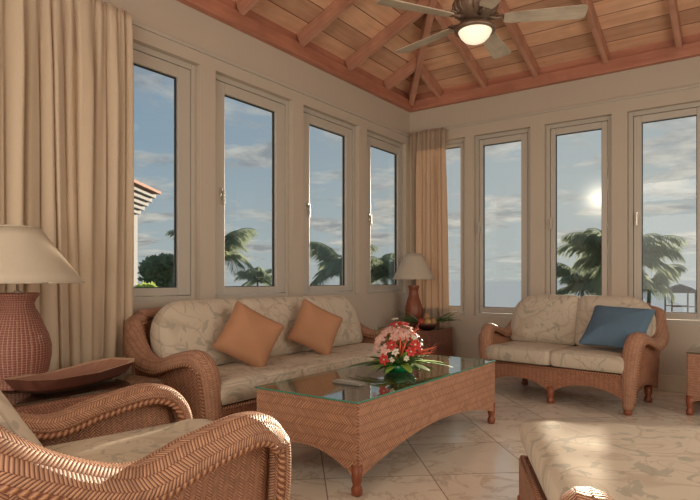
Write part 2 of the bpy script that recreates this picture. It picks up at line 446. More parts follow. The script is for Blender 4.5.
def rafter(a, b, wd=.055, dp=.125, name='ceiling_rafter'):
    a, b = Vector(a), Vector(b); d = b-a; L = d.length; x = d.normalized()
    y = Vector((0, 0, 1)).cross(x).normalized(); z = x.cross(y)
    T = Matrix((x, y, z)).transposed().to_4x4(); T.translation = a
    return structure(MB().box(0, -wd/2, -dp, L, wd/2, -.004, T=T).build(name, 'rafter', bevel=.004))
kx = (ZA-ZB)/AX; ky = (ZA-ZB)/-AY
for y in (-.671, -1.442, -2.228, -3.016, -3.80, -4.59):
    k = min(-y, RD_+y)/(RD_/2); xx = AX*min(1, k)
    rafter((.03, y, ZB+.03*kx), (xx-.02, y, ZB+kx*(xx-.02)))
    rafter((RW-.03, y, ZB+.03*kx), (RW-xx+.02, y, ZB+kx*(xx-.02)))
for x in (.45, 1.04, 1.64, 2.36, 3.02, 3.60):
    k = min(x, RW-x)/(RW/2); yy = -AY*min(1, k)
    rafter((x, -.03, ZB+.03*ky), (x, -yy+.02, ZB+ky*(yy-.02)))
    rafter((x, -RD_+.03, ZB+.03*ky), (x, -RD_+yy-.02, ZB+ky*(yy-.02)))
for c in cor: rafter(Vector(c)+(Vector((AX, AY, ZA))-Vector(c))*.012+Vector((0, 0, -.0)), (AX, AY, ZA), .07, .16, 'ceiling_hip_rafter')

# ---------------------------------------------------------------- windows
def ring_boxes(mb, a0, a1, z0, z1, wd, d0, d1, along, wb=None, wt=None):
    """rectangular frame; a=along wall, d = distance behind the wall face (outwards)"""
    wb = wb or wd; wt = wt or wd
    def bx(a, b, za, zb):
        if along == 'y': mb.box(-d1, a, za, -d0, b, zb)
        else: mb.box(a, d0, za, b, d1, zb)
    bx(a0, a0+wd, z0, z1); bx(a1-wd, a1, z0, z1); bx(a0+wd, a1-wd, z0, z0+wb); bx(a0+wd, a1-wd, z1-wt, z1)
wi = 0
def window(a0, a1, z0, z1, along, g0, g1, gz0, gz1, handle):
    global wi
    wi += 1
    root = structure(empty('window_%d' % wi, (0, (a0+a1)/2, z0) if along == 'y' else ((a0+a1)/2, 0, z0)))
    off = root.location.copy()
    def fin(mb, name, m, par=root, **k):
        mb.v = [tuple(Vector(v)-off) for v in mb.v]
        return mb.build(name, m, par, **k)
    f_ = MB(); ring_boxes(f_, a0+.001, a1-.001, z0+.001, z1-.001, .045, .05, .15, along)
    fin(f_, 'frame', 'frame', bevel=.004)
    s0, s1 = a0+.05, a1-.05
    sm = MB()
    def bx(a, b, za, zb, d0=.055, d1=.115, mb=sm):
        if along == 'y': mb.box(-d1, a, za, -d0, b, zb)
        else: mb.box(a, d0, za, b, d1, zb)
    bx(s0, g0, z0+.05, z1-.05); bx(g1, s1, z0+.05, z1-.05); bx(g0, g1, z0+.05, gz0); bx(g0, g1, gz1, z1-.05)
    sa = fin(sm, 'sash', 'sash', bevel=.006)
    gk = MB(); ring_boxes(gk, g0, g1, gz0, gz1, .006, .078, .1, along); fin(gk, 'gasket', 'dark')
    pn = MB()
    bx(g0+.001, g1-.001, gz0+.001, gz1-.001, .086, .092, pn)
    fin(pn, 'pane', 'pane')
    # inner stool
    st = MB()
    if along == 'y': st.box(-.05, a0+.001, z0-.0, .0, a1-.001, z0+.012)
    else: st.box(a0+.001, 0, z0, a1-.001, .05, z0+.012)
    fin(st, 'sill', 'sash')
    if handle:
        h = MB()
        if along == 'y':
            ha = g0-.045; h.box(-.055, ha-.014, 1.80, -.045, ha+.014, 1.88); h.box(-.045, ha-.008, 1.83, -.02, ha+.008, 1.85); h.box(-.03, ha-.01, 1.735, -.015, ha+.01, 1.855)
        else:
            ha = g0-.04; h.box(ha-.014, .045, 1.72, ha+.014, .055, 1.80); h.box(ha-.008, .02, 1.75, ha+.008, .045, 1.77); h.box(ha-.01, .015, 1.655, ha+.01, .03, 1.775)
        fin(h, 'handle', 'metal', bevel=.003)
for (a, b), (g0, g1) in zip(LW, [(-4.20, -3.56), (-3.08, -2.445), (-1.95, -1.32), (-.83, -.205)]):
    window(a, b, Z0L, Z1L, 'y', g0, g1, 1.04, 2.688, a != LW[0][0])
for i, ((a, b), (g0, g1)) in enumerate(zip(RWN, [(.115, .675), (.965, 1.428), (1.812, 2.292), (2.673, 3.156), (3.53, 3.88)])):
    window(a, b, Z0R, Z1R, 'x', g0, g1, .775, 2.71 if i else 2.74, i > 0)

# ---------------------------------------------------------------- cushions
def outline(w_, h_, radii, n=7):
    """rounded rectangle centred on 0; radii for corners (-,-),(+,-),(+,+),(-,+)"""
    P = []
    cs = [(-1, -1, PI), (1, -1, 1.5*PI), (1, 1, 0), (-1, 1, .5*PI)]
    for (sx, sy, a0), r in zip(cs, radii):
        cx, cy = sx*(w_/2-r), sy*(h_/2-r)
        for k in range(n+1):
            a = a0+PI/2*k/n; P.append((cx+r*cos(a), cy+r*sin(a)))
    out = []                        # add points along the straight sides
    for i, p in enumerate(P):
        out.append(p); q = P[(i+1) % len(P)]; L = math.hypot(q[0]-p[0], q[1]-p[1]); m_ = int(L/.07)
        for k in range(1, m_): out.append((p[0]+(q[0]-p[0])*k/m_, p[1]+(q[1]-p[1])*k/m_))
    return out
def cushion(w_, h_, d_, radii, edge=.62, pw=2.6, rings=9, wob=.006, seed=0, pinch=0.0, uvo=(0, 0)):
    """soft cushion in its local xy plane, thickness along z"""
    mb = MB(); O = outline(w_, h_, radii)
    if pinch:
        O2 = []
        for x, y in O:
            ex, ey = abs(x)/(w_/2), abs(y)/(h_/2)
            O2.append((x*(1-pinch*(1-ey*ey)*ex), y*(1-pinch*(1-ex*ex)*ey)))
        O = O2
    P = []; prof = []
    for s_ in (-1, 1):
        seq = [i/rings for i in range(rings+1)]
        seq = [1-(1-q)**1.6 for q in seq]
        if s_ == -1: seq = list(reversed(seq))
        for q in seq: prof.append((q, s_))
    # side wall bulge
    rows = []
    for q, s_ in prof:
        sc = 1-q
        base = edge+(1-edge)*(1-(1-q)**pw)**(1/pw)
        row = []
        for x, y in O:
            X, Y = x*max(sc, 1e-3), y*max(sc, 1e-3)
            nz = noise.noise(Vector((X*5+seed*3.1, Y*5, seed+s_)))*wob*2*min(1, q*4)
            row.append((X, Y, s_*(d_/2*base+nz)))
        rows.append(row)
    # round the side edges
    mid = len(rows)//2
    out = rows[:mid]
    for k in (-.66, -.33, 0, .33, .66):
        bul = .012*(1-k*k)*(edge > .1)
        out.append([(x*(1+2*bul/w_), y*(1+2*bul/h_), k*d_/2*edge) for x, y in O])
    out += rows[mid:]
    mb.grid(out, lambda i, j: (out[i][j % len(O)][0]+uvo[0], out[i][j % len(O)][1]+uvo[1]+out[i][j % len(O)][2]*.8), True)
    return mb, O
def piping(O, z, r=.006):
    mb = MB(); mb.tube([(x, y, z) for x, y in O]+[(O[0][0], O[0][1], z)], r, 6); return mb
def place(o, M4):
    o.matrix_local = M4
def add_cushion(parent, name, size, radii, mat_, M4, edge=.6, seed=0, pinch=0, pipe=True, wob=.006, pw=2.6):
    mb, O = cushion(*size, radii, edge=edge, seed=seed, pinch=pinch, wob=wob, pw=pw, uvo=(seed*1.37, seed*.71))
    o = mb.build(name, mat_, parent, smooth=True); o.matrix_local = M4
    if pipe:
        for zz in (1, -1):
            p = piping(O, zz*size[2]/2*edge, .0035).build('piping', 'fabric_plain', o, smooth=True)
    return o
def basis(x, y, z, loc):
    T = Matrix((Vector(x).normalized(), Vector(y).normalized(), Vector(z).normalized())).transposed().to_4x4(); T.translation = loc; return T

# ---------------------------------------------------------------- rattan seating
def foot(mb, x, y, top=.15, r=.03):
    mb.lathe([(r*.75, 0), (r*1.1, .01), (r*1.15, .035), (r*.85, .05), (r*.8, .06), (r*1.05, .075), (r*1.15, top)], 14, cx=x, cy=y)
def rattan_seat(name, label, cat, loc, rz, w_, Dp, F, nseat, nback, arches, ext=0.0, seed=0, zc=1.0, back_h=.50, group=None, armw=.07, wingw=.085, back_off=0, seat_up=0, back_in=-.06, wing_up=0, cr=.05):
    root = empty(name, loc, rz, label, cat, group)
    hw = w_/2; k = Dp/.88
    pts = [(hw, 0, .05), (hw+.02*F, -.012, .25), (hw+.05*F, -.012, .44), (hw+.09*F, .02, .585), (hw+.12*F, .12*k, .648), (hw+.15*F, .30*k, .618),
           (hw+.17*F, .46*k, .575), (hw+.18*F, .63*k, .61), (hw+.145*F, .785*k, .725), (hw+.02, .87*k, .82), (hw-.17, .885*k, .86), (hw*.45, .89*k, .875), (0, .89*k, .88)]
    pts = [(x, y, z*zc+(wing_up if 6 < i < 10 else 0)) for i, (x, y, z) in enumerate(pts)]
    half = catmull(pts, 7)
    N_ = len(half)
    def lat(i, sgn):
        f = min(1, max(0, (i-49)/14))
        return Vector((sgn*(1-f), f, 0))
    def frames(sgn, i0, i1):
        fr_ = []
        for i in range(i0, i1+1):
            p = half[i]; p = Vector((p.x*sgn, p.y, p.z))
            a, b = half[max(i-1, 0)], half[min(i+1, N_-1)]
            T = Vector(((b.x-a.x)*sgn, b.y-a.y, b.z-a.z)).normalized()
            o_ = lat(i, sgn); Lt = (o_-T*o_.dot(T)).normalized(); Nn = T.cross(Lt)*(-sgn)
            if i < 3: pass
            fr_.append((p, T, Lt, Nn))
        return fr_
    def wdt(i): 
        f = min(1, max(0, (i-30)/20)); g = min(1, max(0, (i-66)/12))
        c = min(1, i/14)
        return (armw*(.62+.38*c))*(1-f)+wingw*f-g*(wingw-.045)
    def band(frs, i0, sgn, name_):
        mb = MB(); n = 14; P = []; L = [0]
        for q, (p, T, Lt, Nn) in enumerate(frs):
            a = wdt(i0+q); b_ = .045
            up = Nn if Nn.z >= 0 or abs(Nn.z) < .3 else Nn
            row = []
            for j in range(n):
                an = 2*PI*j/n
                cx, cz = cos(an), sin(an)
                hgt = b_ if cz > 0 else b_*.55
                droop = -.035*max(0, cx)**2 if i0+q > 20 else 0
                row.append(p+Lt*a*cx+up*(hgt*cz+droop-.02))
            P.append(row)
            if q: L.append(L[-1]+(frs[q][0]-frs[q-1][0]).length)
        b = mb.grid(P, lambda i, j: (.27*j/n, L[i]), True, flip=(sgn > 0))
        mb.cap(range(b, b+n), 0, sgn < 0); mb.cap(range(b+(len(P)-1)*n, b+len(P)*n), 0, sgn > 0)
        return mb.build(name_, 'weave_band', root, smooth=True)
    I0, I1 = 0, 67
    for sgn in (1, -1):
        frs = frames(sgn, I0, I1)
        arm = band(frs, 0, sgn, 'arm')
        for side, inn in ((1, 0), (-1, 1)):
            tb = MB()
            path = [p+Lt*side*(wdt(q)*.88)+Nn*(-.042-(.02 if side > 0 and q > 20 else 0)) for q, (p, T, Lt, Nn) in enumerate(frs)]
            tb.tube(path[1:], .0125, 8); tb.build('braid_trim', 'braid', arm, smooth=True)
        # side panel
        sp = MB(); rows = []; L = []
        sel = [q for q in range(22, 60, 2)]
        ys = []
        for q in sel:
            p = frs[q][0]; yy = p.y
            zb = .085+.11*max(0, sin(PI*min(1, max(0, yy/Dp))))**.7
            bot = Vector((sgn*hw, min(yy, Dp*.93), zb)); top = p+frs[q][3]*(-.035)
            r = []
            for j in range(9):
                t_ = j/8; pt = bot.lerp(top, t_); pt.x += sgn*.0; pt.x -= sgn*(.9*abs(top.x-bot.x)*(t_*(1-t_)))
                r.append(pt)
            rows.append(r)
        sp.grid(rows, lambda i, j: (rows[i][min(j, 8)].y, rows[i][min(j, 8)].z))
        sp.build('side_panel', 'weave' if back_off else 'weave_wide', root, smooth=True, solid=.03)
        # front post strip filling arm front to floor rail
        ft = MB(); foot(ft, sgn*hw, .015); ft.build('leg', 'rattan_leg', root, smooth=True)
        ft = MB(); foot(ft, sgn*(hw-.05), Dp*.86); ft.build('leg', 'rattan_leg', root, smooth=True)
    rail = MB(); frs = frames(1, 67, N_-1)
    full = [(Vector((-p.x, p.y, p.z))) for (p, T, L_, n_) in frs]+[p for (p, T, L_, n_) in reversed(frs[:-1])]
    rail.tube(full, .042, 12); rail.build('back_rail', 'weave_band', root, smooth=True)
    bp = MB(); rows = []
    top = [(half[i].x, half[i].y, half[i].z) for i in range(60, N_)]
    tops = [(-x, y, z) for x, y, z in top]+[p for p in reversed(top[:-1])]
    for x, y, z in tops:
        xb = max(-hw, min(hw, x))
        rows.append([Vector((xb, Dp*.90, .16)).lerp(Vector((x, y, z-.02)), j/6) for j in range(7)])
    bp.grid(rows, lambda i, j: (rows[i][min(j, 6)].x, rows[i][min(j, 6)].z))
    bp.build('back_panel', 'weave', root, smooth=True, solid=.03)
    # aprons
    def arch(a, n_): return .075+.125*abs(sin(PI*n_*a))**.55
    ap = MB(); n = 48; yf = -ext
    ap.grid([[(-hw+w_*i/n, yf, arch(i/n, arches)+(.315-arch(i/n, arches))*j/4) for j in range(5)] for i in range(n+1)], lambda i, j: (w_*i/n, .315*j/4))
    ap.build('apron', 'weave_wide', root, solid=.028)
    if ext:
        for sgn in (1, -1):
            ap = MB(); ap.grid([[(sgn*hw, yf+(ext+.03)*i/24, arch(i/24, 1)+(.315-arch(i/24, 1))*j/4) for j in range(5)] for i in range(25)], lambda i, j: ((ext)*i/24, .315*j/4))
            ap.build('side_apron', 'weave', root, solid=.028)
            ft = MB(); foot(ft, sgn*(hw-.01), yf+.02); ft.build('leg', 'rattan_leg', root, smooth=True)
        tb = MB(); tb.tube([(-hw, -.02, .315), (-hw, yf, .315), (hw, yf, .315), (hw, -.02, .315)], .012, 8); tb.build('braid_trim', 'braid', root, smooth=True)
    else:
        tb = MB(); tb.tube([(-hw, -.012, .315), (hw, -.012, .315)], .012, 8); tb.build('braid_trim', 'braid', root, smooth=True)
    for i in range(1, arches):
        ft = MB(); foot(ft, -hw+w_*i/arches, .0); ft.build('leg', 'rattan_leg', root, smooth=True)
    MB().box(-hw+.01, yf+.02, .28, hw-.01, Dp*.85, .313).build('seat_deck', 'weave_red', root)
    # cushions
    iw = w_+.01
    sd_ = Dp*.74+ext
    for i in range(nseat):
        cw = iw/nseat
        add_cushion(root, 'seat_cushion', (cw-.008, sd_, .165), (cr,)*4, 'fabric',
                    Matrix.Translation((-iw/2+cw*(i+.5), -.03-ext-seat_up+sd_/2, .402+seat_up)), edge=.72 if cr < .06 else .60, seed=seed+i, wob=.006, pipe=cr < .06)
    bw = (w_-back_in)/nback
    for i in range(nback):
        rl = .24 if i == 0 else .06; rr = .24 if i == nback-1 else .06
        tilt = math.radians(13 if not back_off else 28)
        M4 = basis((1, 0, 0), (0, sin(tilt), cos(tilt)), (0, -cos(tilt), sin(tilt)), (-(w_-back_in)/2+bw*(i+.5), Dp*.755+back_off, .475+back_h/2*cos(tilt)-back_off*.35))
        add_cushion(root, 'back_cushion', (bw-.008, back_h, .19), (.05, .05, rr, rl), 'fabric', M4, edge=.5, seed=seed+10+i, wob=.008)
    return root

LS = (2.12, -1.235)
sofa = rattan_seat('sofa', 'three seat rattan sofa with leaf print cushions against the wall under the windows', 'sofa', (.97, -2.88, 0), PI/2, 2.40, .84, .40, 3, 3, 3, seed=1, back_h=.478, wingw=.078, back_in=.05)
love = rattan_seat('loveseat', 'two seat rattan loveseat with leaf print cushions in front of the sea windows', 'sofa', (2.135, -1.235, 0), math.radians(-9.3), 1.30, .78, .38, 2, 2, 2, seed=5, back_h=.475, wingw=.065)
chair = rattan_seat('armchair', 'woven rattan armchair with a pale leaf print seat, beside the tray table', 'armchair', (1.965, -4.90, 0), math.radians(169.6), .60, 1.0, .55, 1, 1, 1, seed=9, zc=1.0, armw=.078, back_off=.07, seat_up=.04, wing_up=.03)
chaise = rattan_seat('chaise_longue', 'long rattan chaise with a pale leaf print cushion lit by a patch of sun', 'chaise longue', (3.69, -4.90, 0), math.atan2(-.436, -.9), .76, .72, .4, 1, 1, 1, ext=1.27, seed=13, back_off=.25, seat_up=.025, back_h=.40, cr=.09)

# ---------------------------------------------------------------- woven tables with glass tops
def woven_table(name, label, cat, x0, y0, x1, y1, h, m='weave_table', arch_h=.13, zb=.085, rz=0):
    cx, cy = (x0+x1)/2, (y0+y1)/2; root = empty(name, (cx, cy, 0), rz, label, cat)
    hx, hy = (x1-x0)/2-.012, (y1-y0)/2-.012
    top = h-.010
    sides = [((-hx, -hy), (hx, -hy)), ((hx, -hy), (hx, hy)), ((hx, hy), (-hx, hy)), ((-hx, hy), (-hx, -hy))]
    for a, b in sides:
        a, b = Vector((*a, 0)), Vector((*b, 0)); L = (b-a).length; n = 40
        P = []
        for i in range(n+1):
            p = a.lerp(b, i/n); zl = zb+arch_h*(sin(PI*i/n))**.8
            P.append([(p.x, p.y, zl+(top-.004-zl)*j/5) for j in range(6)])
        mb = MB(); mb.grid(P, lambda i, j: (P[min(i, n)][j][2]*1.0, L*i/n))
        mb.build('side_panel', m, root, solid=.022)
    for sx in (-1, 1):
        for sy in (-1, 1):
            ft = MB(); foot(ft, sx*(hx-.012), sy*(hy-.012), .16, .026); ft.build('leg', 'rattan_leg', root, smooth=True)
    MB().box(-hx+.01, -hy+.01, top-.03, hx-.01, hy-.01, top-.004).build('top_panel', 'weave_red' if m == 'weave_red' else 'weave_table', root)
    g = MB(); g.box(-hx-.014, -hy-.014, top, hx+.014, hy+.014, top+.009)
    g.mi = [0, 0, 1, 1, 1, 1]
    g.build('glass_top', ['tabletop', 'glassedge' if name == 'coffee_table' else 'tabletop'], root)
    return root
woven_table('coffee_table', 'woven rattan coffee table with a glass top in the middle of the room', 'coffee table', 1.276, -4.05, 2.0, -2.20, .485)
woven_table('side_table', 'dark woven side table with glass top in the corner under the small lamp', 'side table', .05, -.80, .70, -.20, .55, 'weave_red', .05, .08)
woven_table('side_table', 'dark woven side table holding the large lamp and the wooden tray', 'side table', .20, -5.30, .88, -4.375, .53, 'weave_red', .05, .08)
woven_table('side_table', 'woven side table with glass top at the end of the loveseat', 'side table', 3.165, -1.05, 3.80, -.40, .515, 'weave', .06, .10)

# ---------------------------------------------------------------- lamps
def table_lamp(label, loc, body, sb, st, z0, z1, matb):
    root = empty('table_lamp', loc, 0, label, 'lamp')
    b = MB(); b.lathe(body, 36); b.build('lamp_base', matb, root, smooth=True)
    zt = body[-1][1]
    n = MB(); n.lathe([(.02, zt-.004), (.02, zt+.01), (.008, zt+.015), (.008, z0+.10), (.016, z0+.10), (.016, z0+.15)], 12); n.build('socket_stem', 'metal', root, smooth=True)
    s_ = MB(); P = 48
    s_.grid([[((sb+(st-sb)*i/6)*cos(2*PI*j/P), (sb+(st-sb)*i/6)*sin(2*PI*j/P), z0+(z1-z0)*i/6) for j in range(P)] for i in range(7)], lambda i, j: (j/P, i/6), True)
    sh = s_.build('lamp_shade', 'shade', root, smooth=True, solid=.003)
    r = MB()
    for rad, z in ((sb, z0), (st, z1)):
        r.tube([(rad*cos(2*PI*j/P), rad*sin(2*PI*j/P), z) for j in range(P+1)], .004, 6)
    for q in range(3):
        a = 2*PI*q/3; r.tube([(0, 0, z1-.02), (st*cos(a), st*sin(a), z1)], .0025, 5)
    r.tube([(0, 0, z0+.14), (0, 0, z1-.015)], .003, 5)
    r.build('shade_rim', 'fabric_plain', sh, smooth=True)
    return root
big = [(.10, 0), (.13, .004), (.135, .02), (.13, .03), (.138, .05), (.152, .11), (.162, .17), (.162, .225), (.148, .28), (.124, .335), (.105, .385), (.086, .42), (.080, .445), (.088, .468), (.102, .487), (.106, .495), (.10, .502), (.03, .50)]
table_lamp('large table lamp with woven vase base and wide cream cone shade beside the tray', (.44, -4.975, .530), big, .322, .105, .556, .850, 'lattice')
sm = [(.06, 0), (.085, .004), (.088, .02), (.098, .08), (.105, .16), (.100, .23), (.082, .30), (.062, .36), (.054, .41), (.060, .45), (.070, .475), (.066, .485), (.02, .484)]
table_lamp('small table lamp with reddish vase base on the corner table by the curtain', (.30, -.44, .549), sm, .252, .098, .560, .862, 'rattan_leg')

# ---------------------------------------------------------------- wooden tray (boat shaped dough bowl)
def tray():
    mb = MB(); L, Wd, H = .80, .27, .075
    def ring(l, w2, z, sq=0):
        pts = [(-l/2, -w2*.30), (-l/2+.09, -w2/2), (0, -w2*.53), (l/2-.09, -w2/2), (l/2, -w2*.30), (l/2, w2*.30), (l/2-.09, w2/2), (0, w2*.53), (-l/2+.09, w2/2), (-l/2, w2*.30)]
        return [(x, y, z+.022*(2*x/L)**2) for x, y in pts]
    rows = [ring(L-.20, Wd*.55, 0), ring(L-.08, Wd*.8, .02), ring(L, Wd, H), ring(L-.07, Wd-.05, H-.004), ring(L-.15, Wd*.66, .028), ring(L-.24, Wd*.5, .018)]
    k = 10
    for i in range(5):
        mb.grid(rows[i:i+2], lambda a, b, i=i: (rows[min(i+a, 5)][b % k][0], rows[min(i+a, 5)][b % k][1]), True, mi=(0, 0, 1, 2, 2)[i])
    b = len(mb.v); mb.v += rows[0]; mb.cap(range(b, b+k), 0, True)
    b = len(mb.v); mb.v += rows[5]; mb.cap(range(b, b+k), 2)
    o = mb.build('wooden_tray', ['traywood', 'trayrim', 'trayin'], weld=True, bevel=.003)
    return o
tr = tray(); tr.location = (.64, -4.76, .531); tr.rotation_euler = (0, 0, math.atan2(.74, -.29))
tag(tr, 'long dark red wooden dough bowl with pale rim lying in front of the large lamp', 'tray')

# ---------------------------------------------------------------- remote control
rc = empty('remote_control', (1.67, -3.675, .485), math.radians(-3), 'black and silver remote control lying on the glass coffee table', 'remote control')
MB().box(-.105, -.026, 0, .105, .026, .017).build('body', plain('remote_grey', (.24, .22, .19), .4), rc, bevel=.005)
for i in range(7):
    for j in range(3):
        MB().box(-.078+i*.022, -.017+j*.013, .016, -.066+i*.022, -.009+j*.013, .0195).build('button', plain('button_grey', (.45, .42, .38), .5) if (i == 0 and j == 0) else bpy.data.materials['button_grey'], rc)
MB().box(.078, -.018, .0165, .098, .018, .0185).build('label_plate', 'metal', rc)

# ---------------------------------------------------------------- throw pillows
def throw(name, label, c, size, x, u, mat_, d=.15, group=None, seed=0):
    x = Vector(x).normalized(); n_ = x.cross(Vector(u)).normalized(); u = n_.cross(x)
    mb, O = cushion(size, size, d, (.03,)*4, edge=.03, pw=1.9, pinch=.07, wob=.011, seed=seed, rings=12)
    o = mb.build(name, mat_, smooth=True); o.matrix_world = basis(x, u, n_, c); tag(o, label, 'pillow', group)
    return o
def diamond(nrm, roll):
    """edge directions of a square standing on its corner, rolled a little in its own plane"""
    n_ = Vector(nrm).normalized(); h = Vector((0, 0, 1)).cross(n_).normalized(); v = n_.cross(h)
    a = math.radians(45+roll); return h*cos(a)+v*sin(a), -h*sin(a)+v*cos(a)
throw('throw_pillow', 'burnt orange square pillow standing on its corner, nearer the large lamp', (.63, -3.46, .69), .41, *diamond((.80, -.45, .33), 14), 'orange', .15, 'orange sofa pillows', 3)
throw('throw_pillow', 'burnt orange square pillow standing on its corner, nearer the flowers', (.62, -2.68, .695), .40, *diamond((.80, -.42, .33), 16), 'orange', .15, 'orange sofa pillows', 4)
throw('throw_pillow', 'steel blue square pillow slumped in the corner of the loveseat', (2.635, -.985, .69), .52, (.994, -.10, -.05), (.197, .756, .62), 'blue', .17, None, 5)

# ---------------------------------------------------------------- curtains
def curtain(name, label, p0, p1, z0, z1, nf, amp, m, seed=1, taper=0.0, lean=0.0):
    rnd = random.Random(seed)
    a, b = Vector(p0), Vector(p1); L = (b-a).length; e = (b-a)/L; nrm = Vector((-e.y, e.x))
    NU, NV = nf*12, 44
    ph = [rnd.uniform(0, 6.28) for _ in range(6)]
    rows = []
    for j in range(NV+1):
        v = j/NV; z = z1+(z0-z1)*v
        A = amp*(.35+.65*min(1, v*5)) if v > .03 else amp*.3
        row = []
        for i in range(NU+1):
            u = i/NU
            uu = u+.016*sin(9*u+ph[0]+v*1.8)+.010*sin(23*u+ph[1]-v*2.4)
            f1 = sin(2*PI*nf*uu+ph[2]+.9*sin(v*2.6+ph[3]+u*14))
            f2 = sin(2*PI*nf*.43*uu+ph[4]+v*1.2)+.5*sin(2*PI*nf*1.6*uu+ph[0]+1.5*sin(v*3))
            f3 = sin(2*PI*nf*2.1*uu+ph[5])*max(0, 1-v*5)
            d = A*(.62*f1+.45*f2+.3*f3)+A*.25*abs(f1)
            s_ = u*L*(1-taper*v)+lean*v*u
            pinch = .012*cos(2*PI*nf*uu)*A/amp
            p = a+e*(s_+pinch)+nrm*d
            row.append((p.x, p.y, z+(.012*sin(2*PI*nf*u*2) if j == 0 else 0)))
        rows.append(row)
    mb = MB(); mb.grid(rows, lambda i, j: (L*j/NU*1.6, (z1-z0)*i/NV))
    o = mb.build(name, m, smooth=True, solid=.004)
    tag(o, label, 'curtain'); return o
curtain('curtain', 'wide floor length cream curtain hanging behind the large lamp', (.088, -5.75), (.088, -4.07), .01, 2.955, 21, .043, 'curtain', 11)
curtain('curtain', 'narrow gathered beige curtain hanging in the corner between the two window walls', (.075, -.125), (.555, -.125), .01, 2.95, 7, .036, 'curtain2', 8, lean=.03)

# ---------------------------------------------------------------- ceiling fan
FX, FY = 2.005, -2.60
fan = empty('ceiling_fan', (FX, FY, 2.835), 0, 'bronze ceiling fan with five pale wooden blades and a lit glass bowl', 'ceiling fan')
fb = MB(); fb.lathe([(.018, .33), (.018, 1.36)], 12); fb.build('downrod', 'fanmetal', fan, smooth=True)
mh = MB(); mh.lathe([(.05, .10), (.085, .115), (.12, .14), (.15, .175), (.155, .215), (.14, .25), (.10, .285), (.055, .31), (.02, .34)], 32)
for i in range(20):
    a = 2*PI*i/20; mh.tube([(.10*cos(a), .10*sin(a), .135), (.15*cos(a), .15*sin(a), .17), (.158*cos(a), .158*sin(a), .215), (.13*cos(a), .13*sin(a), .265)], .008, 6)
mh.build('motor_housing', 'fanmetal', fan, smooth=True)
sw = MB(); sw.lathe([(.045, .06), (.075, .065), (.08, .09), (.05, .105)], 24); sw.build('switch_housing', 'fanmetal', fan, smooth=True)
rg = MB(); rg.lathe([(.117, .028), (.142, .030), (.146, .045), (.125, .068), (.06, .075), (.03, .075)], 36); rg.build('light_fitter', 'fanmetal', fan, smooth=True)
gb = MB(); gb.lathe([(.0005, -.055), (.04, -.050), (.075, -.034), (.10, -.008), (.116, .022), (.118, .034), (.10, .045)], 36); gb.build('glass_bowl', 'bulb', fan, smooth=True)
for deg in (100, 30, -40, -112, 172):
    ph = math.radians(deg); l_, t_ = sin(ph), cos(ph)
    ang = math.atan2(.582*l_+.813*t_, .813*l_-.582*t_)
    bl = MB(); pr = [(.20, .045), (.24, .055), (.40, .062), (.60, .070), (.715, .074), (.74, .066), (.75, .045), (.752, .0)]
    P = [(r, w2) for r, w2 in pr]; O = [(r, w2) for r, w2 in P]+[(r, -w2) for r, w2 in reversed(P[:-1])]
    n = len(O)
    til = math.radians(-11)
    def tp(x, y, z): return (x, y*cos(til)-z*sin(til), .112+y*sin(til)+z*cos(til))
    bl.v = [tp(x, y, .004) for x, y in O]+[tp(x, y, -.004) for x, y in O]
    bl.face(list(range(n)), [(x, y) for x, y in O]); bl.face(list(range(2*n-1, n-1, -1)), [(x, y) for x, y in reversed(O)])
    for i in range(n):
        j = (i+1) % n; bl.face([i, i+n, j+n, j])
    b = bl.build('blade', 'blade', fan); b.rotation_euler = (0, 0, ang)
    ir = MB(); ir.tube([(.09, 0, .125), (.14, 0, .118), (.19, 0, .122)], [.02, .016, .012], 8); 
    ir.sphere((.235, 0, .124), .05, 14, 8, sc=(1.1, .62, .16)); ir.tube([(.15, -.01, .12), (.18, -.035, .121), (.22, -.03, .123)], .006, 6); ir.tube([(.15, .01, .12), (.18, .035, .125), (.22, .03, .127)], .006, 6)
    ir.build('blade_iron', 'fanmetal', b, smooth=True)

# ---------------------------------------------------------------- flowers on the coffee table
M['leafg'] = plain('leaf_green', (.10, .17, .05), .5, .35, 8)
M['leafy'] = plain('bright_lime_leaf', (.24, .36, .06), .5, .3, 10)
M['petalp'] = plain('pale_pink_petal', (.74, .44, .38), .55, .15, 12)
M['petalr'] = plain('red_petal', (.52, .035, .03), .45, .25, 12)
M['petalw'] = plain('white_petal', (.70, .64, .52), .6, .08, 12)
M['spike'] = plain('coral_heliconia', (.66, .13, .07), .45, .2, 12)
M['glassg'] = plain('emerald_glass_bowl', (.01, .30, .10), .08, .2, 20, 0, **{'Transmission Weight': .5})
def leaf_shape(mb, base, d, L, wd, bend=.3, n=6, mi=0, cup=.15):
    d = Vector(d).normalized(); side = d.cross(Vector((0, 0, 1)))
    if side.length < .05: side = Vector((1, 0, 0))
    side.normalize(); up = side.cross(d)
    rows = []
    for i in range(n+1):
        t_ = i/n; c = Vector(base)+d*L*t_-Vector((0, 0, 1))*bend*L*t_*t_
        w2 = wd/2*(sin(PI*min(1, t_*.92+.04))**.75)
        rows.append([c-side*w2+up*w2*cup*2, c, c+side*w2+up*w2*cup*2])
    mb.grid(rows, lambda i, j: (j*.5, i/n), mi=mi)
rnd = random.Random(3)
FC = Vector((1.69, -3.115, .485))
fl = empty('flower_arrangement', FC, 0, 'low bouquet of pink lilies, red blooms and green leaves on the glass coffee table', 'flowers')
bw_ = MB(); bw_.lathe([(.05, 0), (.085, .004), (.105, .03), (.11, .055), (.10, .06), (.09, .04), (.02, .03)], 28); bw_.build('glass_bowl', 'glassg', fl, smooth=True)
def rdir(el0, el1, rnd=rnd):
    a = rnd.uniform(0, 2*PI); e = math.radians(rnd.uniform(el0, el1)); return Vector((cos(a)*cos(e), sin(a)*cos(e), sin(e)))
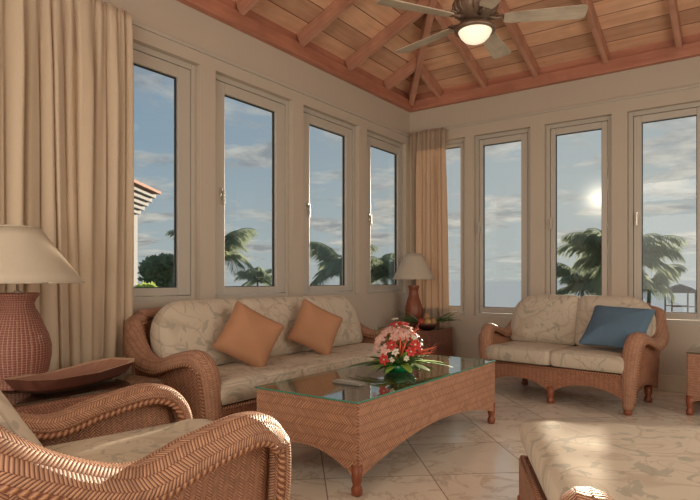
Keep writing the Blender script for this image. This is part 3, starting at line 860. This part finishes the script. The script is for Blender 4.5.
for i in range(78):
    mb = MB(); d = rdir(-4, 45) if i < 44 else rdir(35, 85); L = rnd.uniform(.12, .21) if i < 44 else rnd.uniform(.13, .25)
    leaf_shape(mb, Vector((0, 0, .055))+Vector((d.x, d.y, 0))*.05, d, L, rnd.uniform(.03, .055), rnd.uniform(.05, .30), mi=0)
    mb.v = [(x, y, max(z, .006)) for x, y, z in mb.v]
    mb.build('leaf', 'leafy' if i % 4 == 0 else 'leafg', fl, smooth=True, solid=.001)
for a, L, m_, wd in ((58, .33, 'leafy', .075), (50, .27, 'leafy', .07), (215, .29, 'leafg', .06), (200, .25, 'leafy', .05), (-20, .24, 'leafg', .07), (-45, .22, 'leafy', .06), (35, .30, 'leafg', .05)):
    mb = MB(); a = math.radians(a); leaf_shape(mb, (.06*cos(a), .06*sin(a), .06), (cos(a), sin(a), .02), L, wd, .12)
    mb.v = [(x, y, max(z, .007)) for x, y, z in mb.v]
    mb.build('leaf', m_, fl, smooth=True, solid=.001)
def bloom(c, d, R, m_, cen, np_=6, name='flower'):
    d = Vector(d).normalized(); t1 = d.orthogonal().normalized(); t2 = d.cross(t1)
    mb = MB()
    for k in range(np_):
        a = 2*PI*k/np_; ax = (t1*cos(a)+t2*sin(a)); sd_ = d.cross(ax); rows = []
        for i in range(6):
            t_ = i/5; p = Vector(c)+ax*R*t_+d*R*.55*(t_-.75*t_*t_); w2 = R*.30*sin(PI*min(1, t_*.9+.06))**.8
            rows.append([p-sd_*w2+d*w2*.3, p, p+sd_*w2+d*w2*.3])
        mb.grid(rows, lambda i, j: (j*.5, i/5))
    o = mb.build(name, m_, fl, smooth=True, solid=.0015)
    cc = MB(); cc.sphere(Vector(c)+d*R*.12, R*.16, 8, 6); cc.build('flower_centre', cen, o, smooth=True)
    # stem back to the bowl
    st = MB(); st.tube([Vector((0, 0, .05)), Vector(c)*.55+Vector((0, 0, .03)), Vector(c)], .0025, 5); st.build('stem', 'leafg', o, smooth=True)
    return o
# camera side of the bouquet is towards -y / +x
def P3(latr, tt, z):  # latr to the right as seen, tt away from the viewer
    return Vector((.813*latr-.582*tt, .582*latr+.813*tt, z))
for lr, tt, z, R, m_ in ((-.13, -.06, .22, .055, 'petalp'), (-.085, -.02, .26, .06, 'petalp'), (-.02, -.02, .27, .06, 'petalp'), (-.15, -.02, .16, .05, 'petalp'), (-.10, -.10, .16, .05, 'petalp'),
                         (.02, -.08, .24, .05, 'petalp'), (.055, -.02, .26, .055, 'petalp'), (-.06, -.11, .19, .045, 'petalr'), (.09, -.09, .19, .055, 'petalr'), (.06, -.12, .15, .045, 'petalr'),
                         (-.02, .0, .31, .06, 'petalr'), (.02, .01, .315, .05, 'petalr'), (-.11, -.12, .10, .045, 'petalr'), (.12, -.04, .15, .045, 'petalr'), (-.04, -.13, .15, .032, 'petalw'), (.03, -.14, .11, .024, 'petalw'),
                         (-.06, -.13, .10, .022, 'petalw'), (-.03, .01, .35, .028, 'petalw'), (.08, -.12, .24, .024, 'petalw'), (.01, .05, .24, .05, 'petalr'), (-.09, .09, .18, .04, 'petalw'), (.09, .09, .2, .04, 'petalr'), (.0, .12, .16, .05, 'petalr'), (-.03, -.07, .235, .055, 'petalp'), (.09, .02, .245, .055, 'petalr'), (.12, .0, .20, .05, 'petalp'), (.13, .05, .22, .045, 'petalr'), (-.06, .03, .285, .05, 'petalp'), (.06, .05, .29, .045, 'petalp')):
    c = P3(lr, tt, z); bloom(c, c-Vector((0, 0, .08))+P3(0, -.05, 0), R*.92, m_, 'petalw' if m_ != 'petalw' else 'leafy')
for lr, tt, z0_, dl, dt, dz_, L in ((.08, -.06, .13, .9, -.1, .28, .17), (.08, -.06, .12, .85, .0, .12, .15), (-.01, -.11, .13, .05, -.1, 1, .12), (.0, -.11, .12, .3, -.1, .9, .13), (.06, -.02, .24, .7, 0, .6, .09), (-.03, -.12, .10, -.1, -.1, 1, .12)):
    mb = MB(); b0 = P3(lr, tt, z0_); d = P3(dl, dt, dz_).normalized()
    mb.tube([b0, b0+d*L*.5, b0+d*L], [.006, .006, .001], 6)
    for k in range(6):
        sgn = 1 if k % 2 else -1; s_ = d.cross(P3(0, 1, 0)).normalized()*sgn
        leaf_shape(mb, b0+d*L*(.12+.13*k), (d+s_*.55), .05, .013, 0, 4)
    mb.build('heliconia_spike', 'spike', fl, smooth=True)
for lr, z, L in ((-.15, .16, .14), (-.13, .19, .13), (.14, .15, .10)):
    mb = MB(); leaf_shape(mb, P3(lr, .02, z), P3(-.15, 0, 1), L, .035, 0); mb.build('leaf', 'leafg', fl, smooth=True, solid=.001)

# ---------------------------------------------------------------- fruit bowl and sprigs on the corner table
fbw = MB(); fbw.lathe([(.05, 0), (.09, .003), (.135, .035), (.15, .055), (.145, .058), (.125, .038), (.03, .012)], 30)
BC = Vector((.55, -.58, .5495))
o = fbw.build('fruit_bowl', 'traywood', smooth=True); o.location = BC; tag(o, 'shallow dark wooden bowl of fruit on the corner table in front of the small lamp', 'bowl')
fm = [plain('red_apple_skin', (.42, .06, .04), .35, .3, 20), plain('golden_fruit_skin', (.55, .34, .13), .4, .2, 20), plain('brown_pear_skin', (.38, .22, .10), .5, .2, 20)]
fn = [('apple', 'red'), ('passion_fruit', 'golden'), ('pear', 'brown')]
pos = [(-.07, -.05), (.0, -.08), (.07, -.04), (-.055, .045), (.03, .05), (.0, -.015)]
words = ['on the curtain side of the bowl', 'at the front rim of the bowl', 'on the window side of the bowl', 'at the back rim against the lamp', 'in the back half of the bowl', 'on top of the other fruit']
for i, (x, y) in enumerate(pos):
    k = i % 3; r = .042; mb = MB(); mb.sphere((0, 0, 0), r, 16, 10, sc=(1, 1, .92 if k < 2 else 1.15))
    f = mb.build(fn[k][0], fm[k], smooth=True); zz = .016+r+(.014 if i < 5 else .07); f.location = BC+P3(x, y, zz)
    tag(f, '%s round fruit %s' % (fn[k][1], words[i]), 'fruit', 'fruit in the corner bowl')
    st = MB(); st.tube([(0, 0, r*.85), (.003, 0, r*1.2)], .002, 5); st.build('stem', 'traywood', f)
gl = empty('leafy_sprig', BC+Vector((0, 0, .06)), 0, 'spray of long grey green leaves spreading out of the fruit bowl', 'leaves')
rnd = random.Random(5)
for i in range(64):
    mb = MB(); s_ = 1 if i % 2 else -1
    d = P3(s_*rnd.uniform(.6, 1), rnd.uniform(-.8, .1), rnd.uniform(.05, .75))
    st_ = P3(s_*rnd.uniform(.06, .20), rnd.uniform(-.05, .05), rnd.uniform(.0, .03))
    leaf_shape(mb, st_, d, rnd.uniform(.13, .24), rnd.uniform(.02, .04), rnd.uniform(0, .12))
    mb.build('leaf', 'leafg' if i % 3 else M.setdefault('grey', plain('grey_leaf', (.28, .32, .24), .6)), gl, smooth=True, solid=.001)

# ---------------------------------------------------------------- outdoors
def sea_mat():
    m, t = mat('evening_sea')
    p = t.coord('Object'); x, y, z = t.sep(p)
    n = t.noise(t.comb(t.math('MULTIPLY', x, .5), y), .35, 6, .6)
    c = t.mix(n, (.62, .66, .65), (.72, .75, .73))
    d = t.new('ShaderNodeBsdfDiffuse'); t.l.new(c, d.inputs[0]); t.l.new(d.outputs[0], t.out.inputs[0]); return m
M['sea'] = sea_mat()
sea = MB(); sea.v = [(-3000, -200, -3.2), (3000, -200, -3.2), (3000, 4500, -3.2), (-3000, 4500, -3.2)]; sea.face([0, 1, 2, 3]); so = sea.build('sea', 'sea'); structure(so)
M['grass'] = plain('garden_grass', (.09, .13, .04), .9, .4, 1.5)
M['sand'] = plain('pale_sand', (.24, .225, .19), .9, .1, 1)
g = MB(); g.box(-34, -30, -3.4, 22, 34, -2.5); structure(g.build('ground', 'grass'))
g = MB(); g.box(22, -30, -3.4, 60, 70, -2.6); g.box(-60, 34, -3.4, 22, 48, -2.6); structure(g.build('ground_sand', 'sand'))
def foliage_mat(name, col):
    m, t = mat(name); n = t.noise(t.coord('Object'), 3, 3); f = t.math('ADD', .7, t.math('MULTIPLY', n, .6))
    c = t.mix(1.0, col, t.comb(f, f, f), 'MULTIPLY')
    d = t.new('ShaderNodeBsdfDiffuse'); t.l.new(c, d.inputs[0]); tl = t.new('ShaderNodeBsdfTranslucent'); t.l.new(c, tl.inputs[0])
    mx = t.new('ShaderNodeMixShader'); mx.inputs[0].default_value = .5
    t.l.new(d.outputs[0], mx.inputs[1]); t.l.new(tl.outputs[0], mx.inputs[2]); t.l.new(mx.outputs[0], t.out.inputs[0]); return m
M['palmleaf'] = foliage_mat('palm_frond_green', (.31, .36, .26))
M['trunk'] = plain('palm_trunk_bark', (.20, .16, .12), .9, .3, 10, .4)
M['bush'] = foliage_mat('tree_leaf_green', (.24, .31, .19))
M['bushl'] = foliage_mat('lime_leaf_green', (.50, .60, .16))
def frond_mesh(L, droop, lift, seed):
    rnd = random.Random(seed); mb = MB(); n = 20; pts = []
    x = z = 0; ang = lift
    for i in range(n+1):
        pts.append(Vector((x, 0, z))); ang -= droop/n*(.4+1.2*i/n); x += cos(ang)*L/n; z += sin(ang)*L/n
    mb.tube(pts, [.035*(1-.85*i/n) for i in range(n+1)], 5)
    for i in range(2, n*3):
        q = i/3; a = int(q); f = q-a
        if a >= n: break
        p = pts[a].lerp(pts[a+1], f); T = (pts[a+1]-pts[a]).normalized(); t_ = q/n
        ll = L*.30*(sin(PI*min(1, t_*.85+.12))**.6)*rnd.uniform(.85, 1.1)
        for s_ in (-1, 1):
            d = (T*.62+Vector((0, s_*.8, -.20-rnd.uniform(0, .75)))).normalized()
            b = len(mb.v); wv = T*.010*L/3
            mb.v += [tuple(p-wv), tuple(p+wv), tuple(p+d*ll*.6+wv*.8-Vector((0, 0, .02))), tuple(p+d*ll-Vector((0, 0, ll*.22)))]
            mb.face([b, b+1, b+2, b+3], [(0, 0)]*4)
    return mb
def palm(label, x, y, zbase, zcrown, L, nfr, seed, group='palms outside the windows'):
    rnd = random.Random(seed)
    root = empty('palm_tree', (x, y, zbase), rnd.uniform(0, 6), label, 'palm tree', group)
    h = zcrown-zbase
    tk = MB(); tk.tube([(0.5*sin(t_/8*1.2)*.6-.34, 0, h*t_/8) for t_ in range(9)], [.16-.008*t_ for t_ in range(9)], 10); tk.build('trunk', 'trunk', root, smooth=True)
    top = (0.5*sin(1.2)*.6-.34, 0, h)
    protos = []
    for k in range(nfr):
        if k < 4:
            o = frond_mesh(L, (1.5, 2.0, 2.3, 1.8)[k], (1.05, .75, .35, 1.3)[k], seed+k).build('frond', 'palmleaf', root); protos.append(o)
        else:
            o = protos[k % 4].copy(); COL.objects.link(o); o.parent = root
        o.location = top; o.rotation_euler = (rnd.uniform(-.15, .15), rnd.uniform(-.2, .2), 2*PI*k*.381966+rnd.uniform(-.2, .2)); o.scale = [rnd.uniform(.85, 1.1)]*3
    return root
def wpos(px, t_):
    l_ = (px-350)/570*t_
    return 3.64+.8131*l_-.5821*t_, -6.41+.5821*l_+.8131*t_
PALMS = [  # world x, y of each trunk, ground, crown height, frond length
    ('tall coconut palm with arching fronds seen in front of the low sun', 618, 27, 1.65, 3.2, 26),
    ('bushy palm growing low under the tall coconut palm by the sun', 582, 37, .6, 3.3, 20),
    ('shorter palm between the tall coconut palm and the thatched hut', 650, 34, .6, 2.5, 16),
    ('coconut palm partly behind the second window pier from the wide curtain', 214, 19, 1.9, 1.9, 18),
    ('small distant palm top just above the sea beyond the sofa', 257, 60, .9, 3.0, 12),
    ('coconut palm with upright fronds seen over the middle of the sofa', 341, 26, 1.45, 2.3, 18),
    ('palm with dense fronds seen just beside the small lamp shade', 386, 34, 1.3, 2.7, 18)]
for i, (lb, px, t_, zc, L, nf) in enumerate(PALMS):
    x, y = wpos(px, t_); palm(lb, x, y, -2.5 if t_ < 50 else -3.2, zc, L, nf, 40+i*7)
def bushy(name, label, x, y, z0, z1, r, n, m, seed, cat='tree'):
    rnd = random.Random(seed); root = empty(name, (x, y, z0), 0, label, cat)
    h = z1-z0; tk = MB(); tk.tube([(0, 0, 0), (.1, .05, h*.4), (.0, .0, h*.75)], [.14, .10, .04], 8)
    for k in range(7):
        d = Vector((rnd.uniform(-1, 1), rnd.uniform(-1, 1), rnd.uniform(.3, 1))).normalized(); tk.tube([(.05, 0, h*.45), tuple(Vector((.05, 0, h*.45))+d*r*.8)], [.05, .015], 6)
    tk.build('trunk', 'trunk', root, smooth=True)
    cl_ = [(Vector((rnd.uniform(-1, 1)*r*.75, rnd.uniform(-1, 1)*r*.75, h*rnd.uniform(.35, .88))), r*rnd.uniform(.28, .5)) for _ in range(16)]
    lf = MB()
    for i in range(n):
        c, rr = cl_[i % len(cl_)]; d = Vector((rnd.gauss(0, 1), rnd.gauss(0, 1), rnd.gauss(0, 1))).normalized()
        p = c+d*rr*rnd.uniform(.6, 1)
        a = Vector((rnd.gauss(0, 1), rnd.gauss(0, 1), rnd.gauss(0, 1))).normalized(); b = a.orthogonal().normalized(); s_ = rnd.uniform(.07, .14)
        k = len(lf.v); lf.v += [tuple(p-a*s_), tuple(p+b*s_*.45), tuple(p+a*s_), tuple(p-b*s_*.45)]; lf.face([k, k+1, k+2, k+3], [(0, 0)]*4)
    lf.build('foliage', m, root)
x, y = wpos(150, 17); bushy('tree', 'dense dark green tree seen low in the window beside the wide curtain', x, y, -2.5, 2.0, 1.15, 7000, 'bush', 3)
x, y = wpos(172, 15); bushy('tree', 'dark green tree at the far edge of the window beside the wide curtain', x, y, -2.5, 1.85, .75, 4200, 'bush', 4)
x, y = wpos(131, 11); bushy('shrub', 'lime green shrub against the edge of the wide curtain', x, y, -2.5, 1.35, .45, 2200, 'bushl', 5, 'shrub')
# neighbouring building: only the corner of its eave shows beside the curtain
x, y = wpos(111, 24)
nb = empty('neighbour_house', (x, y, -2.5), .62, 'white neighbouring house corner with stepped cornice and terracotta roof edge', 'building')
M['white'] = plain('white_render', (.36, .34, .36), .8, .06, 2); M['terra'] = plain('terracotta_tiles', (.50, .20, .13), .8, .25, 8)
MB().box(-3, 0, 0, 0, 3, 6.7).build('wall', 'white', nb)
cn_ = MB()
for i in range(5): cn_.box(-3.05, -.16*i, 6.7+.19*i, .16+.18*i, 3, 6.89+.19*i)
cn_.build('cornice', 'white', nb)
MB().box(-3.1, -.85, 7.652, 1.12, 3, 7.78).build('roof', 'terra', nb)
# thatched beach hut
x, y = wpos(680, 60)
gz = empty('beach_hut', (x, y, -2.6), .4, 'small thatched beach hut on posts by the sea', 'hut')
M['thatch'] = plain('grey_thatch', (.16, .12, .09), .95, .3, 3, .4)
MB().lathe([(1.9, 2.35), (1.95, 2.45), (1.0, 2.95), (.02, 3.3)], 8).build('roof', 'thatch', gz)
for sx in (-1, 1):
    for sy in (-1, 1):
        p_ = MB(); p_.lathe([(.08, 0), (.08, 2.4)], 8, cx=sx*1.1, cy=sy*1.1); p_.build('post', 'thatch', gz)
r_ = MB(); r_.box(-1.1, -1.13, .9, 1.1, -1.07, 1.0); r_.box(-1.1, 1.07, .9, 1.1, 1.13, 1.0); r_.build('railing', 'thatch', gz)
